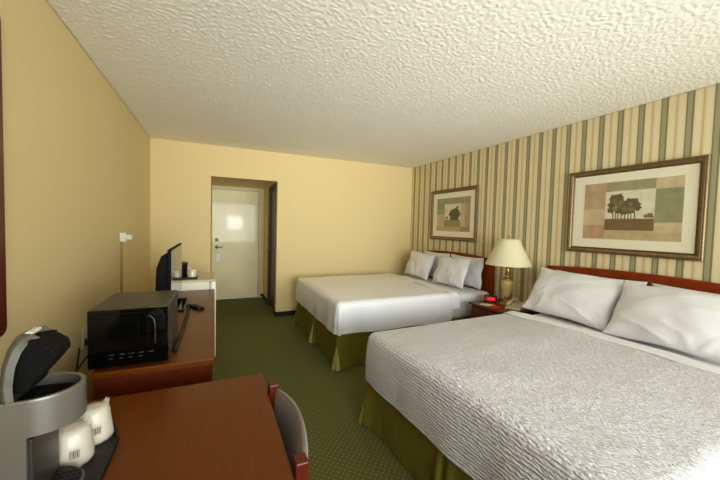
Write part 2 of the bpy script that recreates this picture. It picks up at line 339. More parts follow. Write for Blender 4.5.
# ------------------------------------------------------------------ beds
def spread_mesh(L0, L1, W, top, hem, r_, seed, hem_head=None, amp=.004, crease=None, foot_rise=0):
    """bedspread grid: covers x from foot (0) to L1, hangs on foot and both long sides"""
    Lh = r_*PI/2 + (top - r_ - hem)
    step = .022
    nx_top = int((L1 - r_)/step)+1; ny_top = int((W-2*r_)/step)+1; nh = int(Lh/step)+1
    us = [-Lh + Lh*i/nh for i in range(nh)] + [ (L1-r_)*i/nx_top for i in range(nx_top+1)]
    vs_ = [-Lh + Lh*i/nh for i in range(nh)] + [ (W-2*r_)*i/ny_top for i in range(ny_top+1)] + [ (W-2*r_) + Lh*(i+1)/nh for i in range(nh)]
    def prof(d):
        if d < r_*PI/2: return r_*math.sin(d/r_), top - r_*(1-math.cos(d/r_))
        e = d - r_*PI/2
        return r_ + .05*e + .006*math.sin(e*14), top - r_ - e
    bm = bmesh.new(); V = []; uvl = bm.loops.layers.uv.new('weave')
    Wi = W-2*r_
    for u in us:
        row = []
        for v in vs_:
            dx = max(0, -u); dyn = max(0, -v); dyp = max(0, v-Wi); dy = max(dyn, dyp); sg = -1 if dyn > 0 else 1
            bx, by = r_ + max(0, u), -W/2 + r_ + min(max(v, 0), Wi)
            if dx == 0 and dy == 0:
                cx = (bx/L1); p = Vector((bx, by, top + .012*math.sin(PI*(v/Wi))))
                p.z += ns(bx, by, 0, 2.2, seed)*amp*2 + ns(bx, by, 0, 7, seed+9)*amp
            else:
                d = max(dx, dy); rho, z = prof(d)
                if dx > 0 and dy > 0:
                    ph = (dy/dx*PI/4) if dx >= dy else (PI/2 - dx/dy*PI/4)
                    # folded corner: cloth tucks into a crease next to the corner
                    e = max(0, d-.05)/Lh
                    rho += e*(.022*math.exp(-((ph-1.15)/.22)**2) - .02*math.exp(-((ph-1.50)/.10)**2))
                    dirv = Vector((-math.cos(ph), sg*math.sin(ph), 0))
                elif dx > 0: dirv = Vector((-1, 0, 0))
                else: dirv = Vector((0, sg, 0))
                p = Vector((bx, by, 0)) + dirv*rho; p.z = z
                k = min(1, d/.1)
                q_ = bx*dirv.y*dirv.y + by*abs(dirv.x)
                wv = ns(q_, d*.25, sg, 6, seed+3)*.012*k*(d/Lh)
                p += dirv*wv
                p.z += .012*(1-k)*0
                if dx > 0 or dy > 0: p.z += ns(q_, 0, 5, 3, seed)*.010*(d/Lh)
            row.append(bm.verts.new(p))
        V.append(row)
    for i in range(len(us)-1):
        for j in range(len(vs_)-1):
            f = bm.faces.new((V[i][j], V[i+1][j], V[i+1][j+1], V[i][j+1])); f.smooth = True
            for lp, (a, c) in zip(f.loops, ((i, j), (i+1, j), (i+1, j+1), (i, j+1))): lp[uvl].uv = (us[a], vs_[c])
    bmesh.ops.recalc_face_normals(bm, faces=bm.faces)
    return bm
def skirt_mesh(Lx, W, top, seed):
    """box-pleated strip round three sides; returns main mesh and pale pleat inserts"""
    pts = []; s0 = 0
    path = [((Lx, -W/2), (0, -W/2), (0, -1)), ((0, -W/2), (0, W/2), (-1, 0)), ((0, W/2), (Lx, W/2), (0, 1))]
    bm = bmesh.new(); nz = 6
    pl = [0, Lx/2, Lx, Lx+W/2, Lx+W, Lx+W+Lx/2]
    tot = 0; cols = []
    for (a, b_, nrm) in path:
        ln = math.hypot(b_[0]-a[0], b_[1]-a[1]); n = int(ln/.012)
        for i in range(n+1):
            f = i/n; s = tot + ln*f
            x = a[0]+(b_[0]-a[0])*f; y = a[1]+(b_[1]-a[1])*f
            col = []
            for k in range(nz+1):
                h = k/nz      # 0 top, 1 bottom
                off = 0
                for p0 in pl:
                    d = s-p0
                    if abs(p0-Lx) < 1e-6 or abs(p0-Lx-W) < 1e-6:
                        off += h*.045*math.exp(-(abs(d)/.07)**1.5)
                    else:
                        off += h*(.035*math.exp(-((abs(d)-.035)/.03)**2) - .03*math.exp(-(d/.016)**2))
                off += ns(s, h*.3, 0, 9, seed)*.008*h
                z = top + (.012-top)*h
                col.append(bm.verts.new((x+nrm[0]*off, y+nrm[1]*off, z)))
            cols.append(col)
        tot += ln
    for c0, c1 in zip(cols, cols[1:]):
        for k in range(nz):
            f = bm.faces.new((c0[k], c1[k], c1[k+1], c0[k+1])); f.smooth = True
    bmesh.ops.recalc_face_normals(bm, faces=bm.faces)
    return bm
def pleat_insert(x, y, nx, ny, top, w_=.05):
    bm = nbm(); tx, ty = -ny, nx
    z1 = top*.75
    pts = []
    for s_, o in ((-1, .004), (-.35, .036), (0, .012), (.35, .036), (1, .004)):
        pts.append((s_, o))
    t = bmesh.new()
    A = [t.verts.new((x+nx*.004, y+ny*.004, z1))]
    Bv = [t.verts.new((x+tx*w_*s_+nx*(o+.025), y+ty*w_*s_+ny*(o+.025), .012)) for s_, o in pts]
    for a, b_ in zip(Bv, Bv[1:]): t.faces.new((A[0], a, b_))
    merge(bm, t, 0, False)
    return bm
def build_bed(loc, rz, L0, W, name_label, top, hb, seed, spread_label, hem, M_sp, sheet_x, rad=.055):
    bed = thing('bed', name_label, 'bed', loc, rz)
    bm = nbm(); box(bm, .03, L0-.02, -W/2+.03, W/2-.03, .33, top-.02, .05, seg=4); obj('mattress', bm, M_sheet, bed)
    bm = nbm(); box(bm, .04, L0-.02, -W/2+.04, W/2-.04, .12, .33, .02); obj('box_spring', bm, M_matt, bed)
    bm = nbm()
    box(bm, .08, L0-.1, -W/2+.08, W/2-.08, .10, .12, .002); obj('bed_frame', bm, M_black, bed)
    for x in (.12, L0-.15):
        for y in (-W/2+.15, W/2-.15): simple('leg', bed, M_black, (x-.02, x+.02, y-.02, y+.02, 0, .10, .003))
    sk = obj('bed_skirt', skirt_mesh(L0-.04, W-.0, .36, seed), M_skirt, bed)
    sk.location = (.02, 0, 0)
    for x, y, nx, ny in ((.02, W/2, -.7, .7), (.02, -W/2, -.7, -.7), (.02, 0, -1, 0))[:3 if seed == 3 else 2]:
        obj('skirt_pleat', pleat_insert(x, y, nx, ny, .36), M_skirtl, sk).location = (-.02, 0, 0)
    # headboard set flat to the wall: undo the bed's turn
    y0, y1, zt = hb; n = 24
    pts = [(y0, .25)] + [(y0 + (y1-y0)*i/n, zt - .035*(2*i/n-1)**2) for i in range(n+1)] + [(y1, .25)]
    bm = nbm(); prism(bm, pts, XR-.045, XR-.006, 'x', bev=.006)
    h = obj('headboard', bm, M_hb, bed)
    h.matrix_parent_inverse = (Matrix.Translation(loc) @ Matrix.Rotation(rz, 4, 'Z')).inverted()
    # spread
    sp = thing('bedspread', spread_label, 'bedspread', (loc[0], loc[1], 0), rz)
    obj('spread_cloth', spread_mesh(L0, sheet_x, W+.05, top+.012, hem, rad, seed), M_sp, sp)
    # turned-down sheet along the head edge
    def fn(u, v):
        x = sheet_x-.02 + .13*u + ns(v*3, 0, u, 3, seed)*.012
        W2 = W+.065; r_ = rad+.006; Lh = r_*PI/2 + .12; tot = W2-2*r_+2*Lh; s = v*tot - Lh
        if s < 0:
            d = -s; y = -W2/2 + r_; a = min(d/r_, PI/2); yy = y - r_*math.sin(a) - max(0, d-r_*PI/2)*.1; z = top+.014 - r_*(1-math.cos(a)) - max(0, d-r_*PI/2)
        elif s > W2-2*r_:
            d = s-(W2-2*r_); y = W2/2 - r_; a = min(d/r_, PI/2); yy = y + r_*math.sin(a) + max(0, d-r_*PI/2)*.1; z = top+.014 - r_*(1-math.cos(a)) - max(0, d-r_*PI/2)
        else:
            yy = -W2/2+r_+s; z = top+.014+.012*math.sin(PI*s/(W2-2*r_))
        z += .010*math.sin(PI*min(1, u*1.0)) + .003*math.sin(u*30+v*20) + ns(yy, x*4, 0, 5, seed)*.006
        if u > .98: z -= .008
        return Vector((x, yy, z))
    bm = nbm(); grid(bm, fn, 22, 90); obj('folded_sheet', bm, M_sheet, sp)
    return bed
TOP = .645
# far bed
R1 = math.radians(.6)
build_bed((1.055, 3.64, 0), R1, 2.065, 1.55, 'queen bed against the back corner with olive skirt and red-brown headboard', TOP, (2.93, 4.385, 1.055), 3,
          'smooth white bedspread on the far bed by the back wall', .345, M_spread_far, 1.38)
# near bed
R2_ = math.radians(2.8)
build_bed((1.005, 1.205, 0), R2_, 2.08, 1.55, 'near queen bed beneath the large tree picture, olive skirt showing at foot', TOP, (.60, 2.225, 1.07), 11,
          'rippled white bedspread on the near bed in the foreground', .325, M_spread, 1.40)

def pillow_mesh(a, b_, T, seed):
    n = 40; t = bmesh.new()
    def P(u, v, s):
        x = a*u*(1-.06*(1-v*v)); y = b_*v*(1-.07*(1-u*u))
        e = max(0, 1-abs(u)**2.6)**.6 * max(0, 1-abs(v)**2.6)**.6
        z = s*T*e
        # soft sags plus creases that run up from the lower edge
        z += s*ns(u*1.3, v*1.1, s, 1.2, seed)*.020*min(1, e*2)
        low = max(0, -v)**1.2
        ph = u*9 + ns(u, v, 0, 1.5, seed+2)*5 + v*2.2
        z += s*(max(0, math.sin(ph))**4)*.014*(low*.9+.12)*min(1, e*2.2)
        ph2 = u*4.5 - v*7 + ns(u, v, 2, 1.2, seed+7)*6
        z += s*(max(0, math.sin(ph2))**8)*.008*min(1, e*2.2)*max(0, ns(u*1.5, v*1.5, 3, 1.5, seed+1)+.35)
        edge = min(1, 9*min(1-abs(v), 1-abs(u)))
        z += .010*math.sin(u*5+seed)*v*v + .008*math.sin(v*6+seed)*u*u
        return Vector((x, y, z))
    for s in (1, -1):
        V = [[t.verts.new(P(math.sin((i/n-.5)*PI)*.35+(i/n*2-1)*.65, math.sin((j/n-.5)*PI)*.35+(j/n*2-1)*.65, s)) for j in range(n+1)] for i in range(n+1)]
        for i in range(n):
            for j in range(n):
                q_ = (V[i][j], V[i+1][j], V[i+1][j+1], V[i][j+1])
                t.faces.new(q_ if s > 0 else q_[::-1])
    bmesh.ops.remove_doubles(t, verts=t.verts, dist=.0008)
    for f in t.faces: f.smooth = True
    return t
def pillow(x, y, z, lean, a, b_, T, seed, label, group, rz=0, roll=0):
    """stands on its long edge against the headboard: local +v up, tilted back by lean from vertical"""
    bm = pillow_mesh(a, b_, T, seed)
    # local x -> -Y (width), local y -> up, local z -> -X (towards the foot)
    Rm = Matrix(((0, 0, -1), (-1, 0, 0), (0, 1, 0))).to_4x4()
    Mx = Matrix.Rotation(rz, 4, 'Z') @ Matrix.Rotation(lean, 4, 'Y') @ Matrix.Rotation(roll, 4, 'X') @ Rm
    bmesh.ops.transform(bm, matrix=Mx, verts=bm.verts)
    o = obj('pillow', bm, M_pillow); o.location = (x, y, z)
    return tag(o, label, 'pillow', group)
ZB = TOP
ga, gb = 'pillows on the far bed', 'pillows on the near bed'
pillow(3.04, 3.95, ZB+.19, .10, .31, .20, .060, 1, 'white pillow standing behind the one in the back corner', ga)
pillow(3.045, 3.31, ZB+.19, .10, .31, .20, .060, 2, 'white pillow leaning on the far bed headboard nearest the lamp', ga)
pillow(2.855, 4.10, ZB+.185, .36, .30, .20, .065, 3, 'front white pillow in the back corner of the room', ga, .05, .05)
pillow(2.855, 3.38, ZB+.185, .38, .31, .20, .065, 4, 'front white pillow on the far bed, on the nightstand half', ga, 0, -.03)
pillow(3.045, 1.72, ZB+.184, .12, .37, .186, .055, 5, 'white pillow mostly hidden behind the front one beside the lamp', gb)
pillow(3.045, .95, ZB+.184, .12, .37, .184, .055, 6, 'white pillow against the near headboard at the right edge', gb)
pillow(2.83, 1.785, ZB+.188, .62, .36, .235, .080, 7, 'plump white front pillow next to the lamp and telephone', gb, .06, .02)
pillow(2.81, 1.075, ZB+.182, .66, .355, .235, .080, 8, 'plump creased white front pillow at the right edge of the photo', gb, .05, -.01)

# ------------------------------------------------------------------ nightstand and what stands on it
NX0, NX1, NY0, NY1, NZ = 2.60, 3.10, 2.24, 2.74, .58
t = thing('nightstand', 'red-brown wooden nightstand between the two beds', 'nightstand')
simple('cabinet_body', t, M_wood, (NX0+.02, NX1, NY0+.01, NY1-.01, .06, NZ-.025), (NX0+.04, NX1, NY0+.02, NY1-.02, 0, .06))
simple('top', t, M_woodtop, (NX0-.01, NX1, NY0-.01, NY1+.01, NZ-.025, NZ, .006))
for z0, z1 in ((.34, .54), (.09, .325)):
    d = simple('drawer', t, M_wood, (NX0+.002, NX0+.02, NY0+.025, NY1-.025, z0, z1, .004))
    bm = nbm(); zc = (z0+z1)/2; tube(bm, [(NX0+.002, 2.43, zc), (NX0-.02, 2.44, zc), (NX0-.02, 2.54, zc), (NX0+.002, 2.55, zc)], .005); obj('handle', bm, M_brass, d)
lx, ly = 2.93, 2.535
t = thing('table_lamp', 'brass urn table lamp with ivory shade on the nightstand', 'lamp', (lx, ly, NZ)); lampt = t
bm = nbm(); lathe(bm, [(0, 0), (.075, 0), (.078, .006), (.07, .014), (.045, .022), (.024, .034), (.018, .05), (.024, .058), (.02, .066), (0, .066)], 0, 0); obj('lamp_foot', bm, M_brass, t)
bm = nbm(); lathe(bm, [(0, .066), (.022, .068), (.030, .085), (.048, .14), (.056, .19), (.058, .225), (.052, .242), (.04, .25), (0, .25)], 0, 0, 40)
# quilted diamonds: relief lozenges over the urn
for k in range(6):
    for i in range(14):
        zz = .095+k*.023; rr = .032 + (zz-.085)*.24; aa = 2*PI*(i+.5*(k % 2))/14
        bmesh.ops.create_icosphere(bm, subdivisions=1, radius=.0065, matrix=Matrix.Translation((rr*math.cos(aa), rr*math.sin(aa), zz)))
for f in bm.faces: f.smooth = True
obj('lamp_urn', bm, M_urn, t)
bm = nbm(); lathe(bm, [(0, .25), (.046, .25), (.05, .258), (.04, .268), (.026, .275), (.024, .30), (.034, .31), (.034, .318), (.024, .326), (.026, .38), (.032, .40), (.018, .41), (.012, .44), (0, .44)], 0, 0, 24)
obj('lamp_neck', bm, M_brass, t)
bm = nbm(); tube(bm, [(0, -.0, .42), (0, .05, .46), (0, .06, .52), (0, .05, .60), (0, 0, .665), (0, -.05, .60), (0, -.06, .52), (0, -.05, .46), (0, 0, .42)], .0025, 6); obj('harp', bm, M_brass, t)
bm = nbm(); lathe(bm, [(.233, .405), (.236, .405), (.232, .412), (.112, .655), (.102, .672), (.099, .672), (.109, .652), (.229, .412), (.233, .405)], 0, 0, 48)
for k in range(3):
    a = k*2*PI/3; tube(bm, [(0, 0, .668), (.11*math.cos(a), .11*math.sin(a), .668)], .002, 6)
obj('lamp_shade', bm, M_shade, t)
bm = nbm(); lathe(bm, [(0, .665), (.006, .665), (.004, .68), (.010, .69), (.011, .70), (.004, .712), (0, .715)], 0, 0, 16); obj('finial', bm, M_brass, t)

lampt.scale = (1, 1, 1.06)
t = thing('clock_radio', 'black clock radio with glowing red display on the nightstand', 'clock', (2.855, 2.685, NZ), math.radians(42))
bm = nbm(); prism(bm, [(-.045, 0), (.05, 0), (.05, .05), (.01, .068), (-.03, .066)], -.066, .066, 'y', bev=.005); obj('case', bm, M_black, t)
Sl = Matrix.Translation((-.0385, 0, .033)) @ Matrix.Rotation(math.atan2(.015, .066), 4, 'Y')
bm = nbm(); box(bm, -.004, -.001, -.05, .05, -.02, .022, .001, rot=Sl); obj('display', bm, M_redglass, t)
SEG = {'a': (-.0065, .0065, .011, .014), 'd': (-.0065, .0065, -.014, -.011), 'g': (-.0065, .0065, -.0015, .0015), 'f': (.006, .009, .001, .013), 'b': (-.009, -.006, .001, .013), 'e': (.006, .009, -.013, -.001), 'c': (-.009, -.006, -.013, -.001)}
bm = nbm()
for k, segs in enumerate(('bc', 'abged', 'abgcd', 'abcdef')):
    yc = .033 - k*.022
    for s_ in segs:
        y0, y1, z0, z1 = SEG[s_]; box(bm, -.006, -.004, yc+y0, yc+y1, z0, z1, rot=Sl)
obj('led_digits', bm, M_led, t)
simple('button', t, M_grey, (-.02, -.005, -.06, .06, .0655, .071, .002))

t = thing('telephone', 'beige desk telephone on the nightstand beside the near pillow', 'telephone', (2.86, 2.345, NZ), math.radians(18))
bm = nbm(); prism(bm, [(-.10, 0), (.10, 0), (.10, .055), (.06, .06), (-.09, .028)], -.075, .075, 'y', bev=.008); obj('phone_base', bm, M_phone, t)
bm = nbm()
for i in range(4):
    for j in range(3): box(bm, -.075+i*.024, -.059+i*.024, -.055+j*.024, -.037+j*.024, .034+i*.0045, .043+i*.0045, .002)
obj('keypad', bm, M_white, t)
bm = nbm()
pts = [(-.10, .045, .040), (-.085, .045, .054), (-.05, .045, .066), (0, .045, .076), (.05, .045, .080), (.085, .045, .074), (.10, .045, .062)]
tube(bm, pts, .016, 12, radii=[.022, .024, .016, .014, .016, .024, .022]); obj('handset', bm, M_phone, t)
bm = nbm(); tube(bm, [(-.10+.0, .045+.01*math.cos(i*.8), .02+.01*math.sin(i*.8)) if False else (-.105-.0015*i, .045+.008*math.cos(i*1.2), .05-.0011*i+.006*math.sin(i*1.2)) for i in range(36)], .0022, 6); obj('coiled_cord', bm, M_phone, t)
bm = nbm(); box(bm, -.05, .05, -.07, .07, 0, .0015, .0003); o = obj('card', bm, M_white); o.location = (2.68, 2.56, NZ); o.rotation_euler = (0, 0, .5)
tag(o, 'white paper card lying flat on the nightstand', 'card')
bm = nbm(); box(bm, -.03, .03, -.04, .04, 0, .012, .0006); o = obj('card_holder', bm, M_red); o.location = (2.665, 2.445, NZ); o.rotation_euler = (0, 0, .2)
tag(o, 'small bright red card at the nightstand edge', 'card')

# ------------------------------------------------------------------ framed pictures
def art_mat(name, c, amt=.12): return mat(name, c, .7, noise_amt=amt, noise_scale=14, spec=.2)
A = {k: art_mat('print_'+k, c) for k, c in dict(rose=(184, 158, 122), salmon=(188, 152, 118), pinktan=(202, 180, 140), greygreen=(158, 154, 118), olive=(150, 146, 106), ochre=(190, 170, 122), sky=(222, 214, 180), field=(122, 98, 64), leaf=(104, 96, 62), leafl=(124, 116, 78), grass=(150, 146, 98)).items()}
AK = list(A)
def picture(label, y0, y1, z0, z1, mat_in, patches, trees, group=None):
    t = thing('framed_picture', label, 'picture', (XR, (y0+y1)/2, z0), 0, group)
    yo, zo = (y0+y1)/2, z0
    prof = [(0, -.002), (0, -.022), (.006, -.028), (.014, -.026), (.018, -.031), (.034, -.024), (.040, -.016), (.048, -.018), (.052, -.012), (.052, -.002)]
    def ring(ps, mi_of):
        bm = nbm(); corners = [(y0-yo, z0-zo, 1, 1), (y1-yo, z0-zo, -1, 1), (y1-yo, z1-zo, -1, -1), (y0-yo, z1-zo, 1, -1)]
        rows = [[bm.verts.new((d, cy+sy*o, cz+sz*o)) for o, d in ps] for cy, cz, sy, sz in corners]
        n = len(ps)
        for i in range(4):
            a, b_ = rows[i], rows[(i+1) % 4]
            for k in range(n-1): f = bm.faces.new((a[k], a[k+1], b_[k+1], b_[k])); f.material_index = mi_of(k)
        bmesh.ops.recalc_face_normals(bm, faces=bm.faces)
        return bm
    bm = ring(prof, lambda k: 1 if k in (2, 3, 6, 7) else 0)
    # beaded rim
    per = [((y0-yo)+.010+(y1-y0-.02)*i/70, zz) for i in range(71) for zz in (z0-zo+.010, z1-zo-.010)] + [(yy, (z0-zo)+.010+(z1-z0-.02)*i/54) for i in range(55) for yy in (y0-yo+.010, y1-yo-.010)]
    for yy, zz in per: bmesh.ops.create_icosphere(bm, subdivisions=1, radius=.005, matrix=Matrix.Translation((-.027, yy, zz)))
    obj('frame_molding', bm, [M_gold, M_goldd], t)
    bm = nbm(); box(bm, -.011, -.004, y0-yo+.045, y1-yo-.045, z0-zo+.045, z1-zo-.045); obj('mat_board', bm, M_matb, t)
    bm = nbm()
    for (a, b_, c_, d_, k) in patches: box(bm, -.0125, -.0108, min(a, b_)-yo, max(a, b_)-yo, c_-zo, d_-zo, mi=AK.index(k))
    for i, (a, c_, rr, k) in enumerate(trees):
        # leafy blob printed on the sheet
        m_ = bmesh.new(); vs2 = []
        for q_ in range(20):
            an = 2*PI*q_/20; r2 = rr*(1+.16*math.sin(an*5+i)+.10*math.sin(an*9+2*i))
            vs2.append(m_.verts.new((-.0129-.00004*i, a-yo+r2*math.cos(an), c_-zo+r2*.85*math.sin(an))))
        m_.faces.new(vs2); merge(bm, m_, AK.index(k))
    obj('printed_artwork', bm, [A[k] for k in AK], t)
    return t
P1 = [(1.906, 1.727, 1.597, 1.830, 'rose'), (1.906, 1.727, 1.455, 1.597, 'pinktan'), (1.906, 1.727, 1.332, 1.455, 'salmon'),
      (1.727, 1.372, 1.748, 1.830, 'greygreen'), (1.372, 1.202, 1.742, 1.830, 'pinktan'), (1.372, 1.202, 1.477, 1.742, 'olive'),
      (1.372, 1.202, 1.397, 1.477, 'pinktan'), (1.727, 1.202, 1.332, 1.397, 'ochre'), (1.727, 1.372, 1.397, 1.412, 'ochre'),
      (1.727, 1.372, 1.51, 1.748, 'sky'), (1.727, 1.372, 1.412, 1.51, 'field')]
rng = random.Random(4)
T1 = []
for cx, cz, rr in ((1.64, 1.66, .050), (1.675, 1.63, .034), (1.60, 1.63, .046), (1.66, 1.69, .036), (1.625, 1.695, .034), (1.68, 1.585, .030), (1.62, 1.585, .036), (1.57, 1.60, .036), (1.545, 1.65, .036), (1.51, 1.655, .030), (1.535, 1.61, .040), (1.49, 1.60, .030), (1.50, 1.625, .034), (1.58, 1.57, .030), (1.53, 1.575, .028)):
    T1.append((cx, cz, rr, 'leaf'))
for q_ in range(12): T1.append((1.50+rng.random()*.17, 1.58+rng.random()*.10, .012+.010*rng.random(), 'leafl'))
T1 += [(1.425, 1.53, .018, 'leafl'), (1.40, 1.535, .022, 'leafl'), (1.385, 1.525, .012, 'leafl')]
trunks1 = [(y-.004, y+.004, 1.505, 1.575, 'leaf') for y in (1.665, 1.645, 1.625, 1.60, 1.575, 1.55, 1.53, 1.505)]
picture('large framed landscape with a wide clump of trees, above the near bed', 1.074, 2.052, 1.201, 1.956, None, P1, T1)
# trunk bars printed thinly over the sheet
def add_bars(pic, bars):
    for o in pic.children:
        if o.name.startswith('printed_artwork'):
            bm = bmesh.new(); bm.from_mesh(o.data); yo, zo = pic.location.y, pic.location.z
            for a, b_, c_, d_, k in bars: box(bm, -.0129, -.0124, a-yo, b_-yo, c_-zo, d_-zo, mi=AK.index(k))
            bm.to_mesh(o.data); bm.free()
pic1 = [o for o in C.objects if o.name.startswith('framed_picture')][0]; add_bars(pic1, trunks1)
P2 = [(4.108, 3.388, 1.752, 1.840, 'greygreen'), (4.108, 3.935, 1.60, 1.752, 'greygreen'), (4.108, 3.925, 1.42, 1.60, 'pinktan'), (4.108, 3.57, 1.352, 1.42, 'ochre'),
      (3.58, 3.49, 1.42, 1.752, 'pinktan'), (3.49, 3.388, 1.42, 1.752, 'rose'), (3.57, 3.388, 1.352, 1.42, 'olive'),
      (3.925, 3.58, 1.52, 1.752, 'sky'), (3.925, 3.58, 1.42, 1.52, 'grass'), (3.935, 3.925, 1.60, 1.752, 'greygreen')]
T2 = []
for cx, cz, rr in ((3.79, 1.60, .040), (3.77, 1.645, .028), (3.74, 1.60, .042), (3.72, 1.655, .030), (3.69, 1.61, .045), (3.67, 1.67, .030), (3.645, 1.70, .022), (3.64, 1.63, .042), (3.615, 1.60, .032), (3.76, 1.56, .036), (3.70, 1.56, .040), (3.64, 1.565, .036), (3.655, 1.60, .04)):
    T2.append((cx, cz, rr, 'leaf'))
T2 += [(3.88, 1.545, .022, 'leafl'), (3.86, 1.55, .018, 'leafl')]
pic2 = picture('framed landscape with pointed dark trees on striped wall above the far bed', 3.256, 4.253, 1.217, 1.972, None, P2, T2)
add_bars(pic2, [(3.62, 3.80, 1.515, 1.545, 'leaf')])

# ------------------------------------------------------------------ mirror on the left wall
t = thing('wall_mirror', 'mahogany-framed wall mirror at the left edge above the desk', 'mirror', (XL, 1.3, .93))
def rrect(y0, y1, z0, z1, r_, n=6):
    out = []
    for cy, cz, a0 in ((y1-r_, z0+r_, -PI/2), (y1-r_, z1-r_, 0), (y0+r_, z1-r_, PI/2), (y0+r_, z0+r_, PI)):
        out += [(cy+r_*math.cos(a0+PI/2*i/n), cz+r_*math.sin(a0+PI/2*i/n)) for i in range(n+1)]
    return out
o_, i_ = rrect(-.5, .374, .01, 1.215, .035), rrect(-.44, .314, .07, 1.155, .02)
bm = nbm(); n = len(o_)
lay = [[bm.verts.new((d, p[0], p[1])) for p in ps] for d, ps in ((.001, o_), (.024, o_), (.024, i_), (.012, i_))]
for a, b_ in zip(lay, lay[1:]):
    for k in range(n): bm.faces.new((a[k], a[(k+1) % n], b_[(k+1) % n], b_[k]))
bmesh.ops.recalc_face_normals(bm, faces=bm.faces); obj('mirror_frame', bm, M_mframe, t)
bm = nbm(); prism(bm, i_, .006, .012, 'x'); obj('mirror_glass', bm, M_mirror, t)

# ------------------------------------------------------------------ dresser
DY0, DY1, DXa, DXb = 1.66, 3.42, -.475, .004
t = thing('dresser', 'long low reddish-brown dresser holding the microwave and television', 'dresser')
simple('top', t, M_woodtop, (DXa, DXb, DY0, DY1, .715, .74, .004))
simple('side_panel', t, M_wood, (DXa+.01, DXb-.022, DY0+.006, DY0+.028, .0, .715))
simple('side_panel', t, M_wood, (DXa+.01, DXb-.022, DY1-.028, DY1-.006, .0, .715))
simple('carcass', t, M_wood, (DXa+.012, DXb-.03, DY0+.028, DY1-.028, .08, .715), (DXa+.03, DXb-.06, DY0+.028, DY1-.028, 0, .08))
for c in range(3):
    for k in range(3):
        y0 = DY0+.03+c*.568; z0 = .10+k*.204
        d = simple('drawer', t, M_wood, (DXb-.03, DXb-.012, y0+.004, y0+.560, z0, z0+.196, .003))
        for yy in (y0+.15, y0+.41):
            bm = nbm(); lathe(bm, [(0, 0), (.006, 0), (.006, .004), (.010, .007), (.008, .010), (0, .011)], 0, 0, 12, mtx=Matrix.Translation((DXb-.012, yy, z0+.098)) @ Matrix.Rotation(PI/2, 4, 'Y')); obj('knob', bm, M_brass, d)
# microwave
DT = .74
t = thing('microwave', 'black countertop microwave on the near end of the dresser', 'microwave', (-.338, 1.69, DT), math.radians(-.5))
bm = nbm(); box(bm, -.146, .146, .012, .385, .012, .262, .006); obj('cabinet', bm, M_grey, t)
bm = nbm(); box(bm, -.147, .148, -.012, .012, .012, .262, .004); obj('front_panel', bm, M_blackg, t)
bm = nbm(); box(bm, -.132, .072, -.016, -.012, .03, .245, .002); door = obj('door', bm, M_blackg, t)
bm = nbm(); box(bm, -.118, .035, -.0175, -.0155, .075, .225, .001); obj('door_window', bm, M_blackg, door)
bm = nbm(); tube(bm, [(.066, -.016, .226), (.080, -.024, .228), (.094, -.030, .216), (.100, -.030, .19), (.100, -.030, .14), (.099, -.018, .10)], .0020, 8); obj('door_handle', bm, M_silverd, door)
bm = nbm()
for i in range(5): tube(bm, [(-.075+i*.036, -.0165, .066), (-.052+i*.036, -.0165, .066)], .0022, 6)
for i in range(4): tube(bm, [(-.075+i*.036, -.0165, .05), (-.058+i*.036, -.0165, .05)], .0018, 6)
obj('button_marks', bm, M_grey, door)
for x in (-.12, .12):
    for y in (.03, .35): bm = nbm(); lathe(bm, [(0, 0), (.012, 0), (.014, .013), (0, .013)], x, y, 12); obj('foot', bm, M_black, t)
mwave = t
# television
t = thing('television', 'thin black flat television standing on the dresser behind the microwave', 'television', (-.272, 2.82, DT), 0)
bm = nbm(); box(bm, -.010, .010, -.385, .40, .06, .462, .004); obj('bezel', bm, M_dull, t)
bm = nbm(); box(bm, .0102, .0115, -.375, .39, .072, .452); obj('screen', bm, M_screen, t)
bm = nbm(); prism(bm, [(-.010, .08), (-.010, .435), (-.045, .42), (-.072, .34), (-.082, .13), (-.07, .09)], -.385, .33, 'y', bev=.008); obj('rear_housing', bm, M_dull, t)
bm = nbm(); box(bm, -.055, -.015, -.05, .05, .012, .10, .004); obj('stand_neck', bm, M_black, t)
bm = nbm(); box(bm, -.12, .075, -.20, .20, 0, .014, .006); obj('stand_base', bm, M_blackg, t); tv = t
# dark strip and remote
def smooth_tube(name, pts, r_, m, par):
    cu = []
    P = [Vector(p) for p in pts]
    for i in range(len(P)-1):
        p0, p1, p2, p3 = P[max(i-1, 0)], P[i], P[i+1], P[min(i+2, len(P)-1)]
        for k in range(8):
            s = k/8; cu.append(.5*((2*p1)+(p2-p0)*s+(2*p0-5*p1+4*p2-p3)*s*s+(3*p1-p0-3*p2+p3)*s**3))
    cu.append(P[-1]); bm = nbm(); tube(bm, cu, r_, 8); o = obj(name, bm, m, par); o.matrix_parent_inverse = (Matrix.Translation(par.location) @ Matrix.Rotation(par.rotation_euler.z, 4, 'Z')).inverted(); return o
smooth_tube('dark_strip', [(-.180, 2.70, DT+.026), (-.170, 2.60, DT+.013), (-.168, 2.40, DT+.010), (-.171, 2.2, DT+.010), (-.173, 2.0, DT+.010), (-.1755, 1.80, DT+.010)], .0095, M_black, tv)  # thin black strip along the dresser top, past the microwave's side
t = thing('remote_control', 'small black remote control lying on the dresser top', 'remote control', (-.125, 2.70, DT), math.radians(28))
bm = nbm(); box(bm, -.025, .025, -.085, .085, 0, .020, .006); obj('remote_body', bm, M_black, t)
bm = nbm()
for i in range(7):
    for j in range(3): box(bm, -.016+j*.012, -.008+j*.012, -.07+i*.019, -.06+i*.019, .0195, .0225, .001)
obj('remote_buttons', bm, M_grey, t)
bm = nbm(); lathe(bm, [(0, .020), (.011, .020), (.011, .0235), (0, .0235)], 0, .068, 16); obj('navigation_pad', bm, M_silver, t)
